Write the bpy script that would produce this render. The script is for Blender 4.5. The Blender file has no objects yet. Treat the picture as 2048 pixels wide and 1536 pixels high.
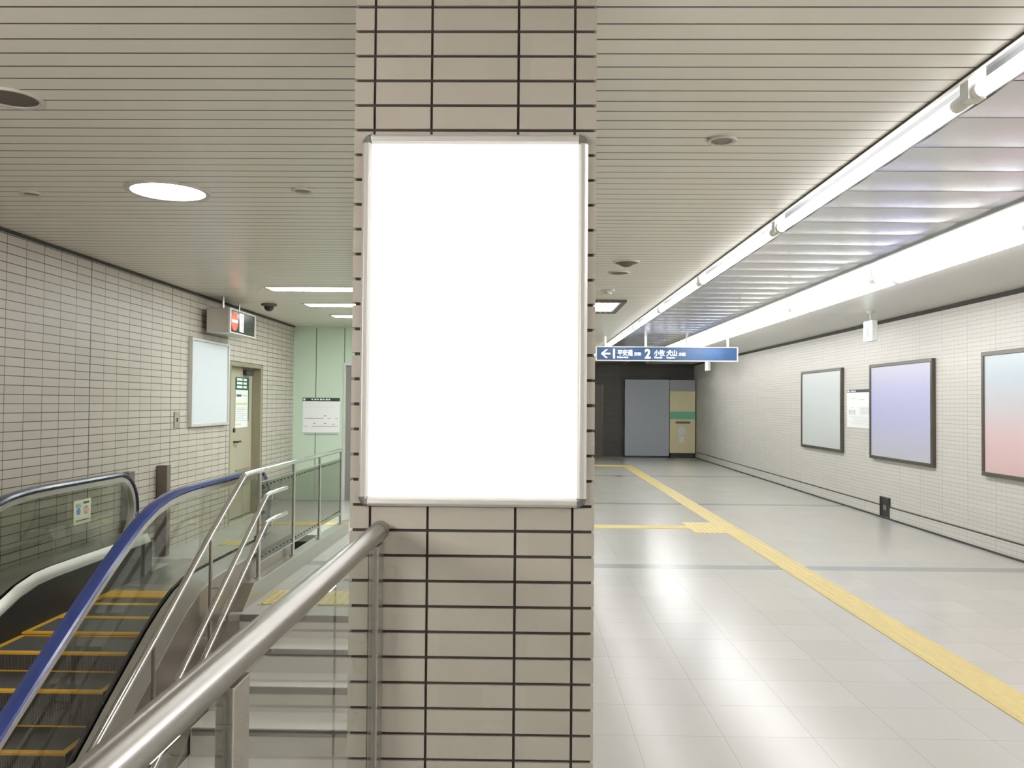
import bpy, math, random
from mathutils import Vector, Matrix
random.seed(4)
D = bpy.data
C = bpy.context.scene.collection
S = bpy.context.scene

# ------------------------------------------------------------ camera
FPX, VPX, VPY, ROLL, EYE = 1656.0, 1050.0, 807.0, 0.0075, 1.55
cd = D.cameras.new('camera'); cam = D.objects.new('camera', cd); C.objects.link(cam)
cd.sensor_width = 36.0; cd.lens = 36.0 * FPX / 2048.0; cd.clip_start = 0.02; cd.clip_end = 200
dy = Vector((VPX - 1024, VPY - 768, FPX)).normalized()
up = Vector((ROLL, -1, 0)); up = (up - dy * up.dot(dy)).normalized()
dx = dy.cross(up)
rt, dn, fw = Vector((dx[0], dy[0], up[0])), Vector((dx[1], dy[1], up[1])), Vector((dx[2], dy[2], up[2]))
cam.matrix_world = Matrix(((rt[0], -dn[0], -fw[0], 0), (rt[1], -dn[1], -fw[1], 0), (rt[2], -dn[2], -fw[2], EYE), (0, 0, 0, 1)))
S.camera = cam
# ------------------------------------------------------------ world, exposure
w = D.worlds.new('world'); S.world = w; w.use_nodes = True
w.node_tree.nodes['Background'].inputs[0].default_value = (0.9, 0.95, 1, 1)
w.node_tree.nodes['Background'].inputs[1].default_value = 0.05
S.view_settings.view_transform = 'Standard'; S.view_settings.look = 'None'
S.view_settings.exposure = 0.17; S.view_settings.gamma = 1.0; S.view_settings.use_curve_mapping = False
S.cycles.max_bounces = 8; S.cycles.diffuse_bounces = 4; S.cycles.glossy_bounces = 4
S.cycles.use_adaptive_sampling = True; S.cycles.adaptive_threshold = 0.12; S.cycles.adaptive_min_samples = 12
S.cycles.transparent_max_bounces = 16; S.cycles.sample_clamp_indirect = 3.0
L_TUBE = 22.0      # fluorescent tubes of the hall
L_DOWN = 15.0       # round downlights over the escalator
L_FILL = 135.0      # unseen fill tube, added behind the viewer to brighten stairs and ceiling
L_LINE = 24.0      # recessed linear lights before the green wall

# ------------------------------------------------------------ materials
class NT:
    def __init__(s, name):
        s.m = D.materials.new(name); s.m.use_nodes = True; s.t = s.m.node_tree
        s.b = s.t.nodes['Principled BSDF']; s.out = s.t.nodes['Material Output']
    def n(s, kind, **kw):
        x = s.t.nodes.new(kind)
        for k, v in kw.items(): setattr(x, k, v)
        return x
    def l(s, a, b): s.t.links.new(a, b)
    def math(s, op, a, b=None, c=None):
        x = s.n('ShaderNodeMath', operation=op)
        for i, v in enumerate((a, b, c)):
            if v is None: continue
            if isinstance(v, (int, float)): x.inputs[i].default_value = v
            else: s.l(v, x.inputs[i])
        return x.outputs[0]
    def mix(s, fac, a, b):
        x = s.n('ShaderNodeMix', data_type='RGBA')
        for i, v in ((0, fac), (6, a), (7, b)):
            if isinstance(v, (int, float)): x.inputs[i].default_value = v
            elif isinstance(v, tuple): x.inputs[i].default_value = (*v[:3], 1)
            else: s.l(v, x.inputs[i])
        return x.outputs[2]
    def coords(s):
        tc = s.n('ShaderNodeTexCoord'); sp = s.n('ShaderNodeSeparateXYZ'); s.l(tc.outputs['Object'], sp.inputs[0])
        return tc.outputs['Object'], sp.outputs[0], sp.outputs[1], sp.outputs[2]
    def noise(s, co, scale, detail=3):
        x = s.n('ShaderNodeTexNoise'); x.inputs['Scale'].default_value = scale; x.inputs['Detail'].default_value = detail
        s.l(co, x.inputs['Vector']); return x.outputs['Fac']
    def joint(s, c, pitch, off, width):   # 1 on a joint centred at off + k*pitch
        f = s.math('FRACT', s.math('ADD', s.math('DIVIDE', s.math('SUBTRACT', c, off), pitch), 0.5))
        d = s.math('ABSOLUTE', s.math('SUBTRACT', f, 0.5))
        return s.math('LESS_THAN', d, width / pitch / 2)
    def cell(s, c, pitch, off): return s.math('FLOOR', s.math('DIVIDE', s.math('SUBTRACT', c, off), pitch))
    def white(s, a, b):
        cb = s.n('ShaderNodeCombineXYZ'); s.l(a, cb.inputs[0]); s.l(b, cb.inputs[1])
        x = s.n('ShaderNodeTexWhiteNoise', noise_dimensions='3D'); s.l(cb.outputs[0], x.inputs[0]); return x.outputs['Value']
    def bump(s, h, strength, dist=0.003):
        x = s.n('ShaderNodeBump'); x.inputs['Strength'].default_value = strength; x.inputs['Distance'].default_value = dist
        s.l(h, x.inputs['Height']); s.l(x.outputs[0], s.b.inputs['Normal'])
    def base(s, v):
        if isinstance(v, tuple): s.b.inputs['Base Color'].default_value = (*v, 1)
        else: s.l(v, s.b.inputs['Base Color'])

def plain(name, col, rough=0.5, metal=0.0, var=0.0, scale=40, bump=0.0, emit=None, spec=0.5):
    n = NT(name); n.b.inputs['Roughness'].default_value = rough; n.b.inputs['Metallic'].default_value = metal
    n.b.inputs['Specular IOR Level'].default_value = spec
    if var or bump:
        co, *_ = n.coords(); f = n.noise(co, scale)
        d = tuple(c * (1 - var) for c in col); u = tuple(min(1, c * (1 + var)) for c in col)
        n.base(n.mix(f, d, u))
        if bump: n.bump(f, bump)
    else: n.base(col)
    if emit:
        n.b.inputs['Emission Color'].default_value = (*emit[0], 1); n.b.inputs['Emission Strength'].default_value = emit[1]
    return n.m

def tiled(name, axis, pu, ou, wu, pv, ov, wv, tile, grout, var=0.06, rough=0.45, big=None, dirt=0.05):
    n = NT(name); co, x, y, z = n.coords()
    u = {'x': x, 'y': y}[axis]
    j = n.math('MAXIMUM', n.joint(u, pu, ou, wu), n.joint(z, pv, ov, wv))
    if big: j = n.math('MAXIMUM', j, n.joint(u, *big))
    r = n.white(n.cell(u, pu, ou), n.cell(z, pv, ov))
    g = n.noise(co, 260, 2)
    a = n.mix(r, tuple(c * (1 - var) for c in tile), tuple(c * (1 + var) for c in tile))
    b = n.mix(n.math('MULTIPLY', g, 0.35), a, tuple(c * 0.75 for c in tile))
    b = n.mix(n.math('MULTIPLY', n.noise(co, 2.5), dirt * 2), b, tuple(c * 0.8 for c in tile))
    n.base(n.mix(j, b, grout)); n.b.inputs['Roughness'].default_value = rough
    n.bump(n.math('SUBTRACT', 1.0, j), 0.6, 0.004)
    return n.m

def floor_material():
    n = NT('polished_floor_tile'); co, x, y, z = n.coords()
    j = n.math('MAXIMUM', n.joint(x, 0.416, 0.525, 0.0022), n.joint(y, 0.400, 3.926, 0.0026))
    band = n.math('MAXIMUM', n.joint(y, 5.01, 7.985, 0.20), 0.0)
    r = n.white(n.cell(x, 0.416, 0.525), n.cell(y, 0.4, 3.926))
    a = n.mix(r, (0.49, 0.473, 0.44), (0.52, 0.503, 0.468))
    a = n.mix(n.math('MULTIPLY', n.noise(co, 260, 1), 0.25), a, (0.36, 0.35, 0.315))
    a = n.mix(n.math('MULTIPLY', n.noise(co, 1.3), 0.2), a, (0.42, 0.40, 0.355))
    a = n.mix(j, a, (0.30, 0.29, 0.27))
    a = n.mix(band, a, (0.30, 0.315, 0.31))
    n.base(a); n.b.inputs['Roughness'].default_value = 0.17
    n.b.inputs['Roughness'].default_value = 0.23
    n.b.inputs['Specular IOR Level'].default_value = 0.40

    return n.m

def ceiling_material():
    n = NT('painted_metal_ceiling_strip'); co, x, y, z = n.coords()
    j = n.joint(y, 0.1117, 2.479, 0.010)
    a = n.mix(n.math('MULTIPLY', n.noise(co, 3), 0.4), (0.84, 0.80, 0.71), (0.78, 0.745, 0.655))
    n.base(n.mix(j, a, (0.045, 0.042, 0.038))); n.b.inputs['Roughness'].default_value = 0.30
    f = n.math('FRACT', n.math('ADD', n.math('DIVIDE', n.math('SUBTRACT', y, 2.479), 0.1117), 0.5))
    h = n.math('SUBTRACT', 1.0, j)
    n.bump(h, 0.5, 0.006)
    return n.m

def glass_material(name, tint, refl=1.0, rough=0.0):
    n = NT(name); n.t.nodes.remove(n.b)
    tr = n.n('ShaderNodeBsdfTransparent'); tr.inputs[0].default_value = (*tint, 1)
    gl = n.n('ShaderNodeBsdfGlossy'); gl.inputs['Roughness'].default_value = rough; gl.inputs[0].default_value = (1, 1, 1, 1)
    fr = n.n('ShaderNodeFresnel'); fr.inputs[0].default_value = 1.5
    mx = n.n('ShaderNodeMixShader'); geo = n.n('ShaderNodeNewGeometry')
    n.l(n.math('MULTIPLY', n.math('MULTIPLY', fr.outputs[0], refl), n.math('SUBTRACT', 1.0, geo.outputs['Backfacing'])), mx.inputs[0])
    n.l(tr.outputs[0], mx.inputs[1]); n.l(gl.outputs[0], mx.inputs[2]); n.l(mx.outputs[0], n.out.inputs[0])
    return n.m

def brushed(name, col, rough, scale=(2, 200, 200), amp=0.12):
    n = NT(name); co, *_ = n.coords()
    mp = n.n('ShaderNodeMapping'); mp.inputs['Scale'].default_value = scale; n.l(co, mp.inputs[0])
    f = n.noise(mp.outputs[0], 1.0, 2)
    n.base(col); n.b.inputs['Metallic'].default_value = 1.0
    n.l(n.math('ADD', rough - amp / 2, n.math('MULTIPLY', f, amp)), n.b.inputs['Roughness'])
    return n.m

def gradient_poster(name, stops, axis=2, lo=0.82, hi=2.15):
    n = NT(name); co, x, y, z = n.coords()
    c = (x, y, z)[axis]
    f = n.math('DIVIDE', n.math('SUBTRACT', c, lo), hi - lo)
    cr = n.n('ShaderNodeValToRGB'); e = cr.color_ramp.elements
    e[0].position, e[0].color = stops[0][0], (*stops[0][1], 1); e[1].position, e[1].color = stops[-1][0], (*stops[-1][1], 1)
    for p, c_ in stops[1:-1]:
        q = e.new(p); q.color = (*c_, 1)
    n.l(f, cr.inputs[0]); n.base(cr.outputs[0]); n.b.inputs['Roughness'].default_value = 0.35
    return n.m

M = {}
M['floor'] = floor_material()
M['ceil'] = ceiling_material()
M['ceil_plain'] = plain('painted_ceiling_board', (0.64, 0.625, 0.59), 0.35, var=0.03, scale=3)
M['dark_gap'] = plain('dark_shadow_gap', (0.045, 0.042, 0.036), 0.8)
M['wall_left'] = tiled('small_beige_wall_tile', 'y', 0.229, 6.92, 0.006, 0.0667, 2.72, 0.006, (0.50, 0.455, 0.385), (0.06, 0.05, 0.042), big=(1.603, 6.92, 0.013))
M['wall_well'] = tiled('stairwell_wall_tile', 'x', 0.237, 0.0, 0.006, 0.0667, 2.72, 0.006, (0.50, 0.455, 0.385), (0.06, 0.05, 0.042))
M['wall_right'] = tiled('pale_mosaic_wall_tile', 'y', 0.565, 8.31, 0.005, 0.0485, 2.66, 0.0035, (0.60, 0.575, 0.535), (0.30, 0.275, 0.25), var=0.03, big=(0.0942, 8.31, 0.0015))
M['wall_end'] = tiled('dark_brown_wall_tile', 'x', 0.237, 5.0, 0.006, 0.07, 0.0, 0.006, (0.085, 0.075, 0.063), (0.028, 0.025, 0.022))
M['tile'] = None
M['grout'] = plain('dark_grout', (0.062, 0.053, 0.045), 0.9, var=0.2, scale=80)
M['green'] = plain('pale_green_enamel_panel', (0.54, 0.65, 0.52), 0.28, var=0.02, scale=2)
M['steel'] = brushed('satin_stainless_steel', (0.60, 0.585, 0.55), 0.30)
M['steel_rail'] = brushed('brushed_stainless_handrail', (0.44, 0.43, 0.40), 0.30, (8, 1, 8), 0.02)
M['chrome'] = plain('polished_stainless', (0.72, 0.71, 0.69), 0.13, 1.0)
M['deck'] = brushed('polished_escalator_deck', (0.76, 0.75, 0.74), 0.32, (80, 2, 80), 0.08)
M['clad'] = plain('brown_tinted_steel_cladding', (0.32, 0.285, 0.24), 0.32, 0.85, var=0.12, scale=2)
M['alu'] = plain('anodised_aluminium', (0.66, 0.645, 0.61), 0.35, 0.35)
M['alu_dark'] = plain('dark_aluminium_corner', (0.30, 0.30, 0.28), 0.3, 0.8)
M['glass'] = glass_material('clear_safety_glass', (0.90, 0.93, 0.91), 1.0)
M['glass_esc'] = glass_material('escalator_glass', (0.83, 0.85, 0.81), 1.0)
M['panel'] = glass_material('smoky_guard_panel', (0.56, 0.53, 0.48), 1.0, 0.05)
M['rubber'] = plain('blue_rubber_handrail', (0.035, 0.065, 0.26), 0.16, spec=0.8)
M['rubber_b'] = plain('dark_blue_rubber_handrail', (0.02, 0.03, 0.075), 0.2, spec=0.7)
M['black'] = plain('black_skirt_brush', (0.012, 0.011, 0.011), 0.45)
M['step'] = None
M['yellow_e'] = plain('orange_yellow_step_line', (0.90, 0.50, 0.05), 0.5)
M['tactile'] = plain('yellow_tactile_tile', (0.60, 0.48, 0.20), 0.45, var=0.10, scale=14)
M['white_poster'] = plain('blank_white_poster_added_glow', (0.9, 0.9, 0.9), 0.3, emit=((1, 1, 1), 0.85))  # emission added so the blank sheet renders pure white
M['board'] = plain('pale_blue_grey_blank_board', (0.62, 0.65, 0.68), 0.3, emit=None)
M['white'] = plain('white_paint', (0.80, 0.80, 0.79), 0.4)
M['paper'] = plain('white_paper', (0.80, 0.80, 0.80), 0.5)
M['ink'] = plain('grey_printed_ink', (0.25, 0.25, 0.26), 0.6)
M['ink_dark'] = plain('dark_printed_ink', (0.035, 0.05, 0.05), 0.5)
M['ink_green'] = plain('dark_green_ink', (0.03, 0.12, 0.07), 0.5)
M['ink_yellow'] = plain('yellow_green_ink', (0.62, 0.70, 0.28), 0.5)
M['ink_red'] = plain('red_ink', (0.6, 0.2, 0.18), 0.5)
M['door'] = plain('beige_painted_door', (0.40, 0.37, 0.27), 0.45, var=0.03, scale=6)
M['door_frame'] = plain('brown_beige_door_frame', (0.27, 0.24, 0.16), 0.45)
M['grey_door'] = plain('dull_grey_steel_door', (0.22, 0.21, 0.20), 0.4)
M['dark_metal'] = plain('dark_metal', (0.06, 0.06, 0.06), 0.4, 0.5)
M['bollard'] = plain('brown_bollard', (0.16, 0.13, 0.11), 0.5, var=0.15, scale=30)
M['frame_dark'] = plain('dark_bronze_frame', (0.12, 0.105, 0.09), 0.35, 0.6)
M['speaker'] = plain('grey_brown_speaker_mesh', (0.13, 0.11, 0.09), 0.7, var=0.3, scale=300)
M['grille'] = plain('grey_fitting_cover', (0.30, 0.27, 0.23), 0.6, var=0.2, scale=300)
M['ring'] = plain('cream_metal_ring', (0.62, 0.59, 0.52), 0.4)
M['sign_blue'] = plain('navy_sign_face', (0.03, 0.075, 0.17), 0.35, emit=((0.04, 0.10, 0.22), 0.15))
M['sign_white'] = plain('lit_white_lettering', (0.9, 0.9, 0.9), 0.4, emit=((1, 1, 1), 1.1))
M['exit_face'] = plain('lit_exit_sign_face', (0.9, 0.95, 0.92), 0.4, emit=((0.88, 1.0, 0.96), 1.5))
M['exit_green'] = plain('green_exit_pictogram', (0.05, 0.6, 0.4), 0.4, emit=((0.10, 0.85, 0.60), 1.0))
M['led_red'] = plain('glowing_red_led', (0.7, 0.05, 0.03), 0.4, emit=((1.0, 0.06, 0.02), 1.3))
M['led_white'] = plain('glowing_white_panel', (0.9, 0.9, 0.9), 0.4, emit=((1.0, 0.93, 0.95), 0.7))
M['sign_black'] = plain('black_led_sign_face', (0.022, 0.024, 0.022), 0.2)
M['tube'] = plain('glowing_tube', (0.9, 0.9, 0.9), 0.4, emit=((0.975, 0.975, 0.98), L_TUBE))
M['down'] = plain('glowing_downlight', (0.9, 0.9, 0.9), 0.4, emit=((1.0, 0.93, 0.95), L_DOWN))
M['linear'] = plain('glowing_linear_diffuser', (0.9, 0.9, 0.9), 0.4, emit=((0.90, 1.0, 0.98), L_LINE))
M['back'] = plain('added_fill_tube_glow', (0.9, 0.9, 0.9), 0.4, emit=((1.0, 0.95, 0.92), L_FILL))
M['louver'] = plain('glowing_louvre_panel', (0.9, 0.9, 0.9), 0.4, emit=((0.92, 1.0, 0.97), 1.4))
M['reflector'] = plain('white_light_reflector', (0.85, 0.86, 0.86), 0.3)
M['channel'] = plain('grey_channel_metal', (0.20, 0.20, 0.20), 0.35, 0.4)
M['cap'] = plain('cream_lamp_holder', (0.75, 0.74, 0.68), 0.4)
M['vend_grey'] = plain('blank_blue_grey_board', (0.42, 0.44, 0.51), 0.4)
M['vend_top'] = plain('grey_header_board', (0.37, 0.38, 0.41), 0.4)
M['vend_beige'] = plain('beige_yellow_panel', (0.78, 0.69, 0.44), 0.5)
M['vend_green'] = plain('green_band', (0.20, 0.52, 0.34), 0.5)
M['stair'] = plain('warm_grey_stair_tile', (0.80, 0.765, 0.73), 0.35, var=0.05, scale=200)
M['riser'] = plain('grey_stair_riser', (0.60, 0.575, 0.52), 0.5, var=0.06, scale=150)
M['nosing'] = plain('metal_stair_nosing', (0.30, 0.29, 0.28), 0.35, 0.6)
M['sticker'] = plain('cream_green_sticker', (0.58, 0.62, 0.45), 0.5)
M['panel_metal'] = brushed('mirror_finish_ceiling_panel', (0.92, 0.92, 0.96), 0.23, (1, 1, 1), 0.01)

def tile_mat():
    n = NT('speckled_beige_glazed_tile'); co, x, y, z = n.coords()
    g = n.noise(co, 420, 3); h = n.noise(co, 7, 2)
    r = n.white(n.cell(x, 0.12, 0.01), n.cell(z, 0.0688, 0.58))
    a = n.mix(r, (0.47, 0.432, 0.37), (0.51, 0.47, 0.405))
    a = n.mix(n.math('MULTIPLY', g, 0.5), a, (0.36, 0.33, 0.28))
    a = n.mix(n.math('MULTIPLY', h, 0.25), a, (0.42, 0.39, 0.325))
    n.base(a); n.b.inputs['Roughness'].default_value = 0.42; n.bump(g, 0.15, 0.001)
    return n.m
M['tile'] = tile_mat()
def step_mat():
    n = NT('grooved_grey_escalator_tread'); co, x, y, z = n.coords()
    j = n.joint(x, 0.009, 0, 0.0045)
    n.base(n.mix(j, (0.22, 0.21, 0.20), (0.05, 0.05, 0.05))); n.b.inputs['Roughness'].default_value = 0.45
    n.b.inputs['Metallic'].default_value = 0.4
    return n.m
M['step'] = step_mat()
M['p_grey'] = gradient_poster('blank_grey_poster', [(0, (0.53, 0.55, 0.54)), (0.6, (0.61, 0.65, 0.66)), (1, (0.58, 0.60, 0.60))])
M['p_lav'] = gradient_poster('blank_lavender_poster', [(0, (0.49, 0.48, 0.54)), (0.45, (0.45, 0.45, 0.67)), (0.75, (0.48, 0.47, 0.67)), (1, (0.53, 0.52, 0.61))])
M['p_pink'] = gradient_poster('blank_blue_to_pink_poster', [(0, (0.62, 0.43, 0.42)), (0.3, (0.66, 0.48, 0.50)), (0.55, (0.57, 0.54, 0.57)), (0.8, (0.49, 0.55, 0.61)), (1, (0.54, 0.60, 0.63))])

# ------------------------------------------------------------ geometry helpers
class MB:
    def __init__(s): s.v = []; s.f = []; s.sm = []; s.mi = []; s.cur = 0
    def add(s, vs, fs, smooth=False):
        o = len(s.v); s.v += [tuple(p) for p in vs]
        for f in fs: s.f.append(tuple(i + o for i in f)); s.sm.append(smooth); s.mi.append(s.cur)
        return s
    def box(s, x0, x1, y0, y1, z0, z1):
        x0, x1 = sorted((x0, x1)); y0, y1 = sorted((y0, y1)); z0, z1 = sorted((z0, z1))
        return s.add([(x0, y0, z0), (x1, y0, z0), (x1, y1, z0), (x0, y1, z0), (x0, y0, z1), (x1, y0, z1), (x1, y1, z1), (x0, y1, z1)],
                     [(3, 2, 1, 0), (4, 5, 6, 7), (0, 1, 5, 4), (1, 2, 6, 5), (2, 3, 7, 6), (3, 0, 4, 7)])
    def prism_x(s, prof, x0, x1):      # prof of (y, z), extruded along x
        n = len(prof); vs = [(x0, y, z) for y, z in prof] + [(x1, y, z) for y, z in prof]
        fs = [tuple(range(n)), tuple(reversed(range(n, 2 * n)))] + [(i, i + n, (i + 1) % n + n, (i + 1) % n) for i in range(n)]
        return s.add(vs, fs)
    def prism_y(s, prof, y0, y1):      # prof of (x, z)
        n = len(prof); vs = [(x, y0, z) for x, z in prof] + [(x, y1, z) for x, z in prof]
        fs = [tuple(reversed(range(n))), tuple(range(n, 2 * n))] + [(i, (i + 1) % n, (i + 1) % n + n, i + n) for i in range(n)]
        return s.add(vs, fs)
    def sweep(s, path, prof, side=Vector((1, 0, 0)), smooth=True, cap=True):
        """sweep a closed profile (a along `side`, b along normal) on a path"""
        path = [Vector(p) for p in path]; n = len(prof); vs = []
        for i, p in enumerate(path):
            t = (path[min(i + 1, len(path) - 1)] - path[max(i - 1, 0)]).normalized()
            nn = side.cross(t)
            if nn.length < 1e-4: nn = Vector((0, 0, 1))
            nn.normalize(); sd = t.cross(nn).normalized()
            k = 1.0
            if 0 < i < len(path) - 1:
                a = (path[i] - path[i - 1]).normalized(); c = a.dot(t); k = 1 / max(0.5, c)
            for a_, b_ in prof: vs.append(p + sd * a_ + nn * b_ * k)
        fs = []
        for i in range(len(path) - 1):
            for j in range(n):
                q = (j + 1) % n; fs.append((i * n + j, i * n + q, (i + 1) * n + q, (i + 1) * n + j))
        if cap: fs.append(tuple(reversed(range(n)))); fs.append(tuple(range((len(path) - 1) * n, len(path) * n)))
        return s.add(vs, fs, smooth)
    def tube(s, path, r, seg=16, side=None, cap=True):
        prof = [(r * math.cos(2 * math.pi * k / seg), r * math.sin(2 * math.pi * k / seg)) for k in range(seg)]
        p0, p1 = Vector(path[0]), Vector(path[-1])
        if side is None:
            t = (Vector(path[1]) - p0).normalized()
            side = Vector((1, 0, 0)) if abs(t.x) < 0.8 else Vector((0, 1, 0))
        return s.sweep(path, prof, side, True, cap)
    def lathe(s, c, prof, seg=32, cap=False):   # prof (r, z) about vertical axis through c
        n = len(prof); vs = []
        for k in range(seg):
            a = 2 * math.pi * k / seg
            for r, z in prof: vs.append((c[0] + r * math.cos(a), c[1] + r * math.sin(a), c[2] + z))
        fs = [(k * n + j, ((k + 1) % seg) * n + j, ((k + 1) % seg) * n + j + 1, k * n + j + 1) for k in range(seg) for j in range(n - 1)]
        return s.add(vs, fs, True)
    def build(s, name, mat, parent=None, bevel=0.0, seg=2):
        me = D.meshes.new(name); me.from_pydata(s.v, [], s.f); me.update()
        mats = mat if isinstance(mat, (list, tuple)) else [mat]
        for m in mats: me.materials.append(m)
        me.polygons.foreach_set('use_smooth', s.sm); me.polygons.foreach_set('material_index', s.mi)
        o = D.objects.new(name, me); C.objects.link(o)
        if parent is not None:
            o.parent = parent; o.matrix_parent_inverse = Matrix.Translation(-parent.location)
        if bevel:
            b = o.modifiers.new('bevel', 'BEVEL'); b.width = bevel; b.segments = seg; b.limit_method = 'ANGLE'; b.angle_limit = math.radians(40)
            if any(s.sm):
                pass
        if any(s.sm):
            try: me.set_sharp_from_angle(angle=math.radians(42))
            except Exception: pass
        return o

def box(name, mat, dims, parent=None, bevel=0.0): return MB().box(*dims).build(name, mat, parent, bevel)
def thing(name, loc, label, cat, group=None):
    o = D.objects.new(name, None); C.objects.link(o); o.location = loc; o.empty_display_size = 0.1
    return tag(o, label, cat, group)
def tag(o, label, cat, group=None):
    o['label'] = label; o['category'] = cat
    if group: o['group'] = group
    return o
def struct(name, mb, mat, label=None, parent=None, bevel=0.0):
    o = mb.build(name, mat, parent, bevel)
    if parent is None: o['kind'] = 'structure'
    if label: o['label'] = label
    return o
def text(name, body, size, mat, parent, origin, ux, uy, depth=0.002, sx=1.0, bold=0.0):
    cu = D.curves.new(name, 'FONT'); cu.body = body; cu.size = size; cu.extrude = depth; cu.offset = bold; cu.resolution_u = 3
    t = D.objects.new(name + '_src', cu); C.objects.link(t)
    bpy.context.view_layer.update()
    me = D.meshes.new_from_object(t.evaluated_get(bpy.context.evaluated_depsgraph_get()))
    C.objects.unlink(t); D.objects.remove(t)
    ux, uy = Vector(ux), Vector(uy); uz = ux.cross(uy)
    mt = Matrix(((ux.x * sx, uy.x, uz.x, origin[0]), (ux.y * sx, uy.y, uz.y, origin[1]), (ux.z * sx, uy.z, uz.z, origin[2]), (0, 0, 0, 1)))
    me.transform(mt); me.materials.clear(); me.materials.append(mat); me.name = name
    o = D.objects.new(name, me); C.objects.link(o); o.parent = parent
    o.matrix_parent_inverse = Matrix.Translation(-parent.location)
    return o

CZ = 2.75            # ceiling height
XL, XR = -3.67, 5.0  # side walls
YB, YE, YG = -5.0, 24.6, 13.05
WELL_Z = -4.0

# ------------------------------------------------------------ setting
mb = MB().box(-0.44, XR, YB, YE, -0.25, 0).box(XL, -0.44, YG, YE, -0.25, 0)
mb.box(-2.15, -0.44, 6.025, YG, -0.25, 0).box(XL, -2.15, 6.70, YG, -0.25, 0)
struct('floor', mb, M['floor'], 'pale polished hall floor tile with thin grey bands')
struct('floor', MB().box(XL, -0.44, YB, 6.5, WELL_Z - 0.2, WELL_Z), M['floor'])
mb = MB().box(XL, 1.60, YB, YE, CZ, CZ + 0.1)
struct('ceiling', mb, M['ceil'], 'cream strip ceiling with dark grooves')
struct('ceiling', MB().box(3.58, XR, YB, YE, CZ, CZ + 0.1), M['ceil_plain'], 'plain grey ceiling beside the right wall')
mb = MB().box(XL - 0.2, XL, YB, 10.225, WELL_Z, CZ + 0.1).box(XL - 0.2, XL, 11.53, YG, WELL_Z, CZ + 0.1).box(XL - 0.2, XL, 10.225, 11.53, 2.06, CZ + 0.1).box(XL - 0.2, XL, 10.225, 11.53, WELL_Z, 0)
mb.box(XL - 0.26, XL - 0.2, 10.1, 11.65, 0, 2.2)
struct('wall_left', mb, M['wall_left'], 'beige small-tile wall beside the escalator')
struct('wall_right', MB().box(XR, XR + 0.2, YB, YE, -0.25, CZ + 0.1), M['wall_right'], 'pale mosaic wall with framed posters')
struct('wall_end', MB().box(XL - 0.2, XR + 0.2, YE, YE + 0.2, -0.25, CZ + 0.1), M['wall_end'], 'dark tiled wall at the far end')
struct('wall_back', MB().box(XL - 0.2, XR + 0.2, YB - 0.2, YB, WELL_Z, CZ + 0.1), M['wall_well'])
struct('wall_stairwell', MB().box(-0.48, -0.441, YB, 6.02, WELL_Z, -0.02).box(-2.05, -0.48, 6.03, 6.2, WELL_Z, -0.25), M['wall_left'])
mb = MB().box(XL, -2.86, YG, YG + 0.12, 0, CZ).box(-2.86, 0.3, YG, YG + 0.12, 2.15, CZ).box(-1.8, 0.3, YG, YG + 0.12, 0, 2.15).box(0.18, 0.3, YG + 0.12, YE, 0, CZ)
struct('wall_green', mb, M['green'], 'pale green enamel panel wall')
for x in (-3.31, -2.86):
    struct('trim_1', MB().box(x - 0.004, x + 0.004, YG - 0.003, YG, 0.01 if x < -3 else 2.16, CZ - 0.03), M['dark_gap'])
struct('door_2', MB().box(-2.86, -1.8, YG + 0.02, YG + 0.09, 0.0, 2.15), M['grey_door'], 'dull grey steel door in the green wall')
o = struct('trim_2', MB().box(-2.868, -2.835, YG - 0.02, YG + 0.02, 0.0, 2.17).box(-2.835, -1.8, YG - 0.02, YG + 0.02, 2.13, 2.17), M['alu'], 'thin metal frame of the grey door')
# joints at ceiling edges
struct('trim_3', MB().box(XR - 0.03, XR, YB, YE, CZ - 0.045, CZ), M['dark_gap'], 'dark shadow gap along the right ceiling edge')
struct('trim_4', MB().box(XL, XL + 0.02, YB, YG, CZ - 0.022, CZ), M['dark_gap'], 'dark shadow gap along the left ceiling edge')
# right skirting
struct('baseboard_right', MB().box(XR - 0.012, XR, YB, YE, 0.02, 0.165), M['wall_right'], 'tiled skirting of the right wall')
struct('trim_5', MB().box(XR - 0.014, XR, YB, YE, 0.165, 0.178), M['dark_gap'], 'dark joint line above the right skirting')
struct('trim_6', MB().box(XR - 0.022, XR, YB, YE, 0.0, 0.022), M['dark_metal'], 'dark floor gutter along the right wall')
struct('baseboard_end', MB().box(0.3, XR, YE - 0.02, YE, 0.0, 0.09), M['dark_metal'])

# recessed light channel, left row
mb = MB().box(1.60, 1.78, YB, YE, CZ + 0.10, CZ + 0.13).box(1.60, 1.612, YB, YE, CZ, CZ + 0.10).box(1.772, 1.784, YB, YE, CZ, CZ + 0.10)
struct('ceiling_channel', mb, M['channel'], 'recessed white light channel')
struct('trim_7', MB().box(1.583, 1.590, YB, YE, CZ - 0.004, CZ + 0.002), M['dark_gap'])
struct('trim_8', MB().box(1.590, 1.606, YB, YE, CZ - 0.006, CZ + 0.002), M['ring'])
# right trough
mb = MB().prism_y([(2.872, CZ), (3.06, CZ + 0.05), (3.06, CZ + 0.10), (2.872, CZ + 0.10)], YB, YE)
mb.box(3.06, 3.60, YB, YE, CZ + 0.075, CZ + 0.10).box(3.57, 3.585, YB, YE, CZ, CZ + 0.08)
struct('ceiling_trough', mb, M['reflector'], 'white recessed trough of the right light row')
struct('trim_9', MB().box(2.846, 2.872, YB, YE, CZ - 0.018, CZ + 0.05), M['alu_dark'], 'dark metal trim between mirror panels and right trough')
struct('ceiling_backing', MB().box(1.784, 2.85, YB, YE, CZ + 0.06, CZ + 0.10), M['dark_gap'])

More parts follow.
